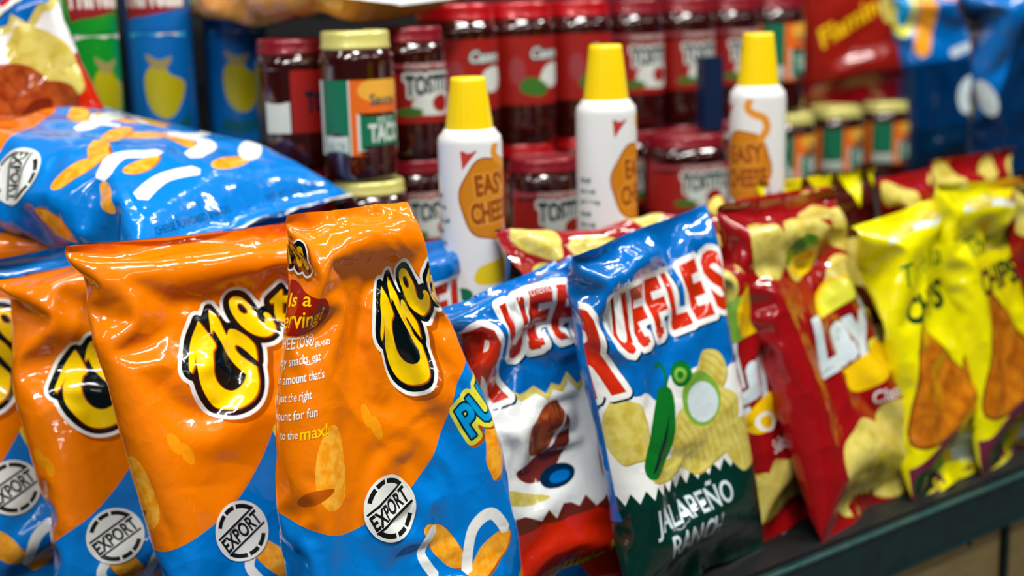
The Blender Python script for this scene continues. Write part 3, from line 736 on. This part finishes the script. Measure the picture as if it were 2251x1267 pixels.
# ------------------------------------------------------------------ jars, cans and tubes
def wrap_print(name, r, z0, z1, layers, base, parent, x0=None, x1=None, step=.006, taper=0.0):
    x0 = -math.pi * r if x0 is None else x0; x1 = math.pi * r if x1 is None else x1
    uv, f, m, ms = tri_sheet(x0, x1, z0, z1, step, layers, base)
    a = uv[:, 0] / r; n = np.stack([np.sin(a), -np.cos(a), np.zeros(len(a))], 1)
    return mesh_obj(name, n * r + np.stack([0 * a, 0 * a, uv[:, 1]], 1), f, parent, ms, m, uv, n)
SALSA = plain('dark_salsa_glass', (52, 14, 12), .12, .6, 0, 1.0)
LIDM = plain('maroon_lid', (130, 22, 36), .3, .5, .2, .3); LIDR = plain('red_lid', (178, 16, 26), .28, .5, .2, .4)
LIDY = plain('cream_yellow_lid', (214, 208, 120), .28, .5, .2, .3); LABR = plain('red_label', (150, 28, 22), .4)
LABG = plain('green_label', (6, 110, 78), .4); LABO = plain('orange_label', (226, 104, 28), .4); LABW = plain('white_label', (206, 214, 206), .4)
LABT = plain('teal_lettering', (12, 70, 80), .4); LABDK = plain('navy_lettering', (10, 30, 46), .4); LABY = plain('amber_label', (232, 170, 60), .4)
LABP = plain('dusty_rose_label', (150, 60, 66), .4); VINE = plain('leaf_green_label', (60, 110, 40), .4)
def lab_chunky(h):
    """red label, name in dark letters with a pale rim over a pale bowl"""
    t = text('TOSTITOS', .012, h * .60, .026, .095, bold=.05)
    return [(LABP, rect(-.09, h * .82, .09, h * .97)), (LABW, text('CHUNKY SALSA', .0, h * .895, .008, .07)), (LABW, grow(t, .0036)), (LABDK, t), (LABW, spline((-.02, .012), (.045, .012), (.050, h * .4), (.015, h * .48), (-.022, h * .4))), (VINE, ell(-.03, .015, .018, .006)), (LABR, ell(.018, h * .30, .016, .012))]
def lab_taco(h):
    t = text('TACO', .028, h * .30, .022, .052, bold=.04)
    return [(LABG, rect(-.062, 0, -.022, h)), (LABW, rect(-.060, .003, -.024, h * .26)), (LABG, text('VALOR', -.042, h * .12, .012, .030)), (LABO, rect(-.020, 0, .075, h)), (LABY, ell(.025, h * .86, .035, .016)), (LABT, text('Sauce', .025, h * .74, .014, .04, bold=.03)),
            (LABW, rect(-.012, h * .05, .062, h * .56)), (LABG, rect(-.008, h * .08, .058, h * .53)), (LABW, text('MILD', .028, h * .46, .010, .026)), (LABW, t)]
def lab_script(h):
    t = text('Casera', .015, h * .76, .016, .058, shear=.2, bold=.03)
    return [(LABT, grow(t, .002)), (LABW, t), (LABW, spline((.0, h * .3), (.03, h * .25), (.05, h * .4), (.04, h * .6), (.01, h * .55))), (VINE, spline((-.03, h * .2), (.0, h * .12), (.015, h * .25), (-.01, h * .4), (-.028, h * .36))), (LABP, ell(-.035, h * .5, .012, .02))]
def lab_plain(h):
    return [(LABW, rect(-.055, .0, -.020, h * .5)), (LABR, rect(-.018, 0, .05, h)), (LABDK, text('TOS', .02, h * .5, .026, .04, bold=.05))]
def jar(label, loc, r, h, lid, lab, base=LABR, yaw=R(40), group=None, lz=(.28, .76), half=1.5):
    t = thing('salsa_jar', label, 'jar', loc, (0, 0, yaw), group)
    p = [(0, 0), (r * .86, 0), (r * .95, .003), (r, .010), (r, h * .25), (r * .985, h * .27), (r * .985, h * .77), (r, h * .79), (r * .99, h * .82), (r * .93, h * .86), (r * .86, h * .885), (r * .86, h * .90), (0, h * .90)]
    lathe('glass_body', p, SALSA, t, 48)
    k = r * .93; l0 = h * .875
    lathe('lid', [(0, l0), (k * .97, l0), (k, l0 + .002), (k, l0 + .004), (k * .975, l0 + .006), (k * .975, h - .006), (k * .96, h - .002), (k * .91, h), (k * .90, h), (k * .86, h - .002), (0, h - .002)], lid, t, 48)
    z0, z1 = h * lz[0], h * lz[1]; rr = r * .985 + .0008
    L = lab(z1 - z0) if lab else []
    L = [(m, xf(s, 1, 1, 0, 0, z0)) for m, s in L]
    wrap_print('paper_label', rr, z0, z1, L, base, t, -rr * half, rr * half)
    return t
CANW = plain('white_can', (232, 236, 236), .3, .5, 0, .4); CAPY = plain('yellow_cap', (250, 214, 0), .35, .5, 0, .2)
CRACK = plain('cracker_orange', (206, 128, 24), .4); CRACKD = plain('cracker_brown', (150, 76, 16), .4); CANY = plain('can_yellow', (232, 204, 30), .4)  # the dark brown is the cracker's rim and the lettering
CANG = plain('can_grey_text', (120, 140, 136), .4); CORNER = plain('corner_red', (190, 60, 54), .4); CHEESE = plain('cheese_print', (226, 150, 50), .4)
def cheese_can(label, loc, r, h, yaw):
    t = thing('spray_cheese_can', label, 'can', loc, (0, 0, yaw), 'spray cheese cans in front of the jars')
    hb = h * .735
    lathe('can_body', [(0, 0), (r * .9, 0), (r * .97, .002), (r * .97, .006), (r, .010), (r, hb), (r * .98, hb + .006), (r * .84, hb + .012), (r * .80, hb + .015), (0, hb + .015)], CANW, t, 48)
    c0, c1, zc = r * .74, r * .54, hb + .009
    n = 96; a = np.arange(n) * 2 * np.pi / n; rib = np.where(np.arange(n) % 4 < 2, 1.0, .975); V, F = [], []
    prof = [(c0 * .9, zc), (c0, zc + .001), (c0, zc + .010), (c1 * 1.03, h - .006), (c1, h - .001), (c1 * .9, h), (0.0001, h)]
    for j, (q, z) in enumerate(prof):
        k = rib if j in (2, 3) else 1.0
        V.append(np.stack([np.cos(a) * q * k, np.sin(a) * q * k, np.full(n, z)], 1))
    i = np.arange(n)
    for j in range(len(prof) - 1): F.append(np.stack([j * n + i, j * n + (i + 1) % n, (j + 1) * n + (i + 1) % n, (j + 1) * n + i], 1))
    mesh_obj('cap', np.concatenate(V), np.concatenate(F), t, [CAPY])
    th = np.linspace(0, 2 * np.pi, 48, endpoint=False); rr = 1 + .035 * np.cos(6 * th + .8)
    b = poly(np.stack([.008 + .037 * rr * np.cos(th), .142 + .047 * rr * np.sin(th)], 1))
    L = [(CRACKD, grow(b, .002)), (CRACK, b)]
    for s, y, w in (('EASY', .160, .048), ('CHEESE', .128, .060)):
        q = text(s, .012, y, .024, w, rot=.08, bold=.05); L += [(CHEESE, grow(q, .0022)), (CRACKD, q)]
    L += [(CANY, spline((-.012, .042), (.034, .046), (.045, .080), (.02, .070), (-.01, .062))), (CORNER, poly((-.028, hb - .008), (-.008, hb - .008), (-.026, hb - .030))),
          (CHEESE, stroke([(.018, hb), (.014, hb - .012), (.022, hb - .020), (.036, hb - .026), (.040, hb - .04), (.030, hb - .055)], .010))]
    for k in range(9): L.append((CANG, rect(-.075, .03 + k * .014, -.045 - .006 * (k % 3), .036 + k * .014)))
    L += [(LABG, ell(-.03, .03, .012, .008))]
    wrap_print('printed_label', r + .0006, .011, hb - .001, L, CANW, t)
    return t
TUBEB = plain('tube_blue', (10, 100, 176), .3, .5, 0, .5); TUBEG = plain('tube_green', (14, 140, 40), .3, .5, 0, .5); TUBEP = plain('tube_pale_green', (196, 224, 196), .35, .5, 0, .3)
TUBEC = plain('tube_sky', (60, 170, 225), .3, .5, 0, .5); HAT = plain('crisp_olive', (176, 164, 18), .35, .5, 0, .3); HATD = plain('crisp_bow', (150, 136, 84), .35); TUBET = plain('tube_teal', (20, 90, 110), .35)
TUBER = plain('tube_maroon', (140, 30, 36), .35); TLETT = plain('tube_lettering', (222, 214, 206), .35)
def tube(label, loc, r, h, yaw, col, kind):
    t = thing('crisp_tube', label, 'tube', loc, (0, 0, yaw), 'crisp tubes standing at the left')
    lathe('tube_body', [(0, 0), (r, 0), (r, .004), (r * .985, .006), (r * .985, h - .006), (r, h - .004), (r, h), (0, h)], col, t, 48)
    lathe('lid', [(0, h + .0005), (r * 1.02, h + .0005), (r * 1.02, h + .008), (r * .97, h + .010), (0, h + .010)], TLETT, t, 40)
    zt = .645 - loc[2]   # height of the name band above the tube's foot
    band = poly((-.045, zt - .012), (0, zt - .004), (.045, zt + .004), (.06, zt + .12), (-.06, zt + .12))
    n = text('PRINGLES', 0, zt + .035, .052, .088, bold=.05)
    L = [(TUBER, band), (TLETT, xf(n, 1, 1, 0, 0, -.0, 0))]
    L += [(TUBEC if kind else TLETT, rect(-.042, zt - .036, .042, zt - .028)), (TLETT, rect(.0, zt - .034, .03, zt - .030))]
    hat = spline((-.022, zt - .092), (-.012, zt - .075), (.004, zt - .072), (.014, zt - .086), (.036, zt - .100), (.020, zt - .138), (.0, zt - .146), (-.018, zt - .128), k=5)
    L += [(HAT, hat), (HATD, spline((-.018, zt - .058), (.0, zt - .066), (.018, zt - .062), (.008, zt - .078), (-.008, zt - .078)))]
    L += [(TUBET if kind else TUBEG, spline((-.02, zt - .155), (.01, zt - .160), (.04, zt - .140), (.036, zt - .165), (.0, zt - .178), (-.03, zt - .17)))]
    if not kind: L += [(TUBEP, rect(-.20, -.01, -r * .95, 1)), (TUBEP, rect(r * .95, -.01, .20, 1))]
    wrap_print('printed_label', r * .985 + .0006, .008, h - .008, L, col, t)
    return t
# ------------------------------------------------------------------ simulated pouches (shared by the bags)
def taper(P, k, z0=.55, lean=0.0):
    """gather the upper part of a pouch to k of its width"""
    P = P.copy(); H = P[..., 2].max(); t = np.clip((P[..., 2] / H - z0) / (1 - z0), 0, 1); t = t * t * (3 - 2 * t)
    P[..., 0] *= 1 - (1 - k) * t; P[..., 0] += lean * t
    return P
def bend(P, z0, ang, rad=.06):
    """curl everything above z0 backwards (+y) round a radius"""
    P = P.copy(); z = P[..., 2]; y = P[..., 1]; s = np.maximum(0, z - z0); a = np.minimum(s / rad, ang); rest = s - a * rad
    up = z > z0
    P[..., 2] = np.where(up, z0 + (rad - y) * np.sin(a) + rest * np.cos(a), z)
    P[..., 1] = np.where(up, rad - (rad - y) * np.cos(a) + rest * np.sin(a), y)
    return P
puffA = sim_bag(PW, PH, 60, seed=11, vol=.125, squash=.06, excess=.06, load=2.5)
puffB = sim_bag(PW, PH, 56, seed=4, vol=.12, squash=.08, tilt=-.08, excess=.07, load=2.5)
puffC = sim_bag(PW, PH, 52, seed=21, vol=.12, squash=.08, tilt=.05, excess=.06, load=2.5)
puffL = sim_bag(PW, PH, 60, seed=8, vol=.21, squash=.03, excess=.05, load=.3)
rufA = sim_bag(RW, RH, 50, seed=31, vol=.13, squash=.12, tilt=.12, excess=.14, load=1.5)
rufB = sim_bag(RW, RH, 50, seed=5, vol=.12, squash=.03, tilt=.10, excess=.045, load=2)
layA = sim_bag(LW, LH, 44, seed=17, vol=.13, squash=.07, tilt=-.08, excess=.08, load=2)
layB = sim_bag(LW, LH, 40, seed=23, vol=.14, squash=.10, tilt=.06, excess=.10, load=2)
print('SIM', time.time() - T0)

# ------------------------------------------------------------------ orange and blue puff bags, overlapping like shingles
BK = [(ORANGE, rect(-1, .185, 1, 1))]; SP = (-.27, .20); GP = 'orange and blue puff bags on the shelf'
ST = lambda x=-.03, y=.172: [(x, y, .0305, R(24), export_sticker)]
bag('puff_bag', 'large orange and blue cheese puff bag nearest the camera, in front of the others', 'snack bag', bend(taper(puffA, .46, .32, -.012), .435, R(60), .05) * (1, 1, 1.03), PW, PH, puffs_art, BLUE, (-.105, 1.27, .0), R(40), R(8), R(0), .0038, ST(), shift=(.012, -.004), crease=.0044, span=SP, back_layers=BK, group=GP)
bag('puff_bag', 'orange and blue cheese puff bag second from the front, left of the nearest one', 'snack bag', taper(puffB, .92, .5), PW, PH, puffs_art, BLUE, (-.228, 1.325, .0), R(38), R(17), R(-3), .0038, ST(-.052, .140), shift=(-.042, -.022), crease=.004, span=SP, back_layers=BK, group=GP)
bag('puff_bag', 'orange and blue cheese puff bag under the lying bag, third from the front', 'snack bag', taper(puffC, .95, .5) * (1, 1, .97), PW, PH, puffs_art, BLUE, (-.360, 1.40, .0), R(24), R(20), R(-4), .0038, ST(-.068, .110), shift=(-.078, -.052), crease=.004, span=SP, back_layers=BK, group=GP)
bag('puff_bag', 'orange and blue cheese puff bag at the left edge, mostly hidden', 'snack bag', taper(puffB, .95, .5), PW, PH, puffs_art, BLUE, (-.475, 1.48, .0), R(24), R(18), R(-4), .0038, ST(-.085, .14), shift=(-.12, -.05), span=SP, back_layers=BK, group=GP)
# the lying one: its foot seal runs away to the right, its head lies to the left
e1 = Vector((.49, .87, .055)).normalized(); e2 = Vector((-.87, .49, .17)).normalized(); up = e1.cross(e2).normalized(); e2 = up.cross(e1).normalized()
M3 = Matrix((( e1.x, -up.x, e2.x), (e1.y, -up.y, e2.y), (e1.z, -up.z, e2.z)))
bag('puff_bag', 'blue and orange cheese puff bag lying flat on top of the standing ones', 'snack bag', puffL * (1.2, 1.05, 1.06), PW, PH, puffs_high_art, BLUE, (-.272, 1.525, .405), 0, 0, 0, .0038, [(-.125, .243, .033, R(190), export_sticker)], span=SP, back_layers=BK, group=GP, rot=M3)

# ------------------------------------------------------------------ blue ridged chip bags
GR = 'blue ridged potato chip bags on the shelf'
bag('chip_bag', 'blue ridged chip bag with a green pepper and dark green foot', 'snack bag', rufB * (1.02, 1, 1.04), RW, RH, jalapeno_art, RBLUE, (.204, 1.445, 0), R(44), R(12), R(0), .005, shift=(-.018, -.012), back_layers=[(GREENDK, rect(-1, -1, 1, .10))], group=GR)
bag('chip_bag', 'crumpled blue ridged chip bag with a hot red foot, beside the big orange bag', 'snack bag', rufA, RW, RH, hot_art, RBLUE, (.055, 1.415, 0), R(36), R(12), R(0), .005, shift=(.03, 0), stickers=[(.112, .06, .026, R(24), export_sticker)], group=GR)
bag('chip_bag', 'blue chip bag whose crumpled top shows behind the big orange bag', 'snack bag', layB * (1.04, .6, 1.06), RW, RH, blue_art, RBLUE, (-.075, 1.50, 0), R(40), R(10), R(4), .009, group=GR)
bag('chip_bag', 'blue chip bag whose pointed corner sticks up behind the hot red one', 'snack bag', rufA * (1, .6, 1), RW, RH, blue_art, RBLUE, (.085, 1.53, 0), R(48), R(8), R(0), .009, group=GR)
bag('chip_bag', 'blue chip bag glimpsed under the foot seal of the lying bag', 'snack bag', layB * (1.04, 1, .97), RW, RH, blue_art, RBLUE, (-.26, 1.54, 0), R(46), R(6), R(0), .009, group=GR)
bag('chip_bag', 'tilted white and brown barbecue chip bag at the top left corner', 'snack bag', rufB, RW, RH, brown_art, RBLUE, (-.528, 1.74, .285), R(20), R(4), R(-22), .006, shift=(0, .09))

# ------------------------------------------------------------------ red and yellow bags along the front
GL = 'red potato chip bags on the shelf'; GT = 'yellow tortilla chip bags on the shelf'
bag('chip_bag', 'red chip bag with a yellow lime, right of the green pepper bag', 'snack bag', layB * (1, .65, 1), LW, LH, lime_art, LRED, (.352, 1.615, 0), R(50), R(14), R(0), .006, shift=(-.045, 0), group=GL)
bag('chip_bag', 'glossy red potato chip bag with a white script name, foremost of the red ones', 'snack bag', layA * (1.10, 1, 1.12), LW, LH, crisp_art, LRED, (.449, 1.635, 0), R(47), R(20), R(-2), .006, shift=(.036, -.02), group=GL)
bag('chip_bag', 'yellow tortilla chip bag leaning beside the glossy red bag', 'snack bag', layB * (1, .85, 1.03), LW, LH, tortilla_art, TYEL, (.592, 1.745, 0), R(44), R(14), R(0), .006, shift=(-.03, 0), group=GT)
bag('chip_bag', 'rightmost yellow tortilla chip bag above the shelf rail', 'snack bag', layA * (1.1, .85, 1.05), LW, LH, tortilla_art, TYEL, (.715, 1.845, 0), R(46), R(12), R(0), .006, shift=(-.022, 0), group=GT)
bag('chip_bag', 'red chip bag cut off by the right edge of the picture', 'snack bag', layA, LW, LH, crisp_art, LRED, (.83, 1.95, 0), R(50), R(10), R(0), .008, group=GL)
# a red bag lying on its side between the blue bags and the cheese cans
zz = Vector((.83, .56, .0)).normalized(); nn = Vector((.42, -.62, .45)); nn = (nn - zz * nn.dot(zz)).normalized(); xx = (-nn).cross(zz)
M5 = Matrix(((xx.x, -nn.x, zz.x), (xx.y, -nn.y, zz.y), (xx.z, -nn.z, zz.z)))
bag('chip_bag', 'red chip bag lying on its side before the left and middle cheese cans', 'snack bag', layB * (.82, .6, 1.0), LW, LH, chips_only_art, LRED, (.018, 1.535, .305), 0, 0, 0, .007, rot=M5, group=GL)
# second row
for (a, b, yw, ln, ro, P, art, base, lab) in (
    (.27, .165, 46, 8, 5, layB, chips_only_art, LRED, 'shiny red chip bag below the rightmost cheese can'),
    (.40, .175, 38, 10, -4, layA, zigzag_art, CBROWN, 'dark brown bag with yellow zigzags behind the glossy red bag'),
    (.56, .165, 46, 8, 4, layB, chips_only_art, LRED, 'red chip bag behind the yellow tortilla bags'),
    (.72, .175, 44, 6, -4, layA, chips_only_art, LRED, 'red chip bag behind the rightmost yellow bag')):
    bag('chip_bag', lab, 'snack bag', P * (1, .5, 1.10), LW, LH, art, base, sh(a, b - .012), R(yw), R(ln), R(ro), .009, group=GL if base is LRED else None)

# ------------------------------------------------------------------ upper bags at the back
bag('chip_bag', 'dark red spicy chip bag standing on pale jar lids', 'snack bag', rufB * (1.15, 1, 1.1), LW, LH, spicy_art, LREDD, (.675, 2.60, .435), R(20), R(5), R(-3), .008)
bag('chip_bag', 'big dark blue bag at the upper right', 'snack bag', layB * (1.3, 1.2, 1.1), LW, LH, plain_blue_art, DEEPB, (.93, 2.38, .285), R(20), R(-4), R(-8), .010)
bag('chip_bag', 'bright blue bag between the dark red one and the big dark blue one', 'snack bag', layA, RW, RH, sky_blue_art, RBLUE, (.86, 2.62, .285), R(10), R(2), R(-4), .010)
M4 = Matrix(((.75, .1, -.65), (.65, .1, .75), (.0, -1, .0)))
bag('chip_bag', 'tan and orange bag lying across the tops of the leftmost jars', 'snack bag', layA, LW, LH, crisp_art, film('tan_film', (206, 140, 70)), (-.14, 1.78, .655), 0, 0, 0, .010, rot=M4.to_3x3())

# ------------------------------------------------------------------ cheese cans
cheese_can('spray cheese can with a yellow cap, leftmost of the three', (-.045, 1.60, .281), .0375, .281, R(26))
cheese_can('spray cheese can with a yellow cap, middle of the three', (.123, 1.71, .281), .0375, .310, R(50))
cheese_can('spray cheese can with a yellow cap, rightmost of the three', (.334, 1.83, .281), .037, .316, R(-52))

# ------------------------------------------------------------------ jars
GJ = 'salsa jars stacked on the rear step'
zl, zu, hj = .281, .4415, .160
def jb(t): return (-.08 + .76 * t, 1.95 + .65 * t)
# upper tier
jar('dark salsa jar with a maroon lid, leftmost of the upper jars', (-.275, 1.80, zu), .053, .165, LIDM, lab_plain, SALSA, R(20), GJ, half=1.2)
jar('taco sauce jar with a cream yellow lid and green and orange label', (-.189, 1.74, zu - .012), .0475, .186, LIDY, lab_taco, LABW, R(18), GJ, lz=(.18, .68))
jar('salsa jar with a maroon lid just right of the yellow-lidded taco jar', (-.128, 1.86, zu), .047, .175, LIDM, lab_chunky, LABR, R(36), GJ)
kinds = (('big red-lidded jar with a red label, upper row right of the maroon-lidded jar', .060, LIDR, lab_script), ('red-lidded jar, second big one of the upper row', .053, LIDR, lab_script), ('red-lidded jar directly behind the middle cheese can', .053, LIDR, lab_script),
         ('maroon-lidded jar right of the middle cheese can in the upper row', .050, LIDM, lab_chunky), ('maroon-lidded jar left of the rightmost cheese can in the upper row', .052, LIDM, lab_chunky), ('dark jar with a faint label behind the rightmost cheese can', .048, LIDM, lab_chunky), ('taco jar with an orange and green label behind the rightmost cheese can cap', .052, LIDM, lab_taco))
for k, (lab, r, lid, fn) in enumerate(kinds):
    x, y = jb(.012 + k * .1185)
    jar(lab, (x, y, zu), r, .203, lid, fn, LABR if fn is not lab_taco else LABO, R(34), GJ)
# lower tier
under = ['jar under the big red-lidded one', 'lower jar under the second red-lidded one', 'lower jar behind the middle cheese can', 'lower jar just right of the middle cheese can', 'lower jar far behind the maroon lid', 'lower jar left of the rightmost can', 'lower jar behind the rightmost cheese can']
for k in range(7):
    x, y = jb(.012 + k * .1185)
    jar(under[k], (x, y, zl), .053, hj, LIDR if k < 3 else LIDM, lab_script if k < 3 else lab_chunky, LABR, R(34), GJ)
jar('low jar with a maroon lid between the left and middle cheese cans', (.046, 1.835, zl), .0505, hj, LIDM, lab_chunky, LABR, R(30), GJ)
jar('low salsa jar with a maroon lid between the middle and rightmost cheese cans', (.272, 2.10, zl), .066, hj, LIDM, lab_chunky, LABR, R(20), GJ)
jar('low jar with a cream lid under the taco sauce jar', (-.180, 1.74, zl), .05, .1475, LIDY, lab_taco, LABO, R(20), GJ)
jar('low dark jar below the salsa jar beside the taco jar', (-.128, 1.86, zl), .048, hj, LIDM, lab_chunky, LABR, R(36), GJ)
jar('low dark jar under the leftmost upper jar', (-.275, 1.80, zl), .05, hj, LIDM, lab_plain, SALSA, R(20), GJ)
for n_, (x, y) in (('low jar with a cream lid under the dark red bag', (.602, 2.52)), ('low jar with a cream lid right of the rightmost cheese can', (.492, 2.42)), ('low jar at the far right of the rear row', (.72, 2.62))):
    jar(n_, (x, y, zl), .052, hj, LIDY, lab_taco, LABO, R(30), GJ)

ct = box('carton', (-.017, -.014, 0), (.017, .014, .112), plain('navy_carton', (8, 34, 66), .4)); ct.location = (.312, 2.115, .4425); ct.rotation_euler = (0, 0, R(20))
ct['label'] = 'small navy carton standing on the low salsa jar left of the rightmost cheese can'; ct['category'] = 'box'
# ------------------------------------------------------------------ crisp tubes
tube('green crisp tube with a pale side panel, leftmost tube', (-.582, 1.88, .281), .057, .42, R(58), TUBEG, 0)
tube('blue crisp tube beside the green one', (-.487, 1.95, .281), .047, .42, R(12), TUBEB, 1)
tube('blue crisp tube beside the dark jars, rightmost tube', (-.395, 2.03, .281), .046, .42, R(12), TUBEB, 1)
print('TIME', time.time() - T0, sum(len(o.data.polygons) for o in bpy.data.objects if o.type == 'MESH'))
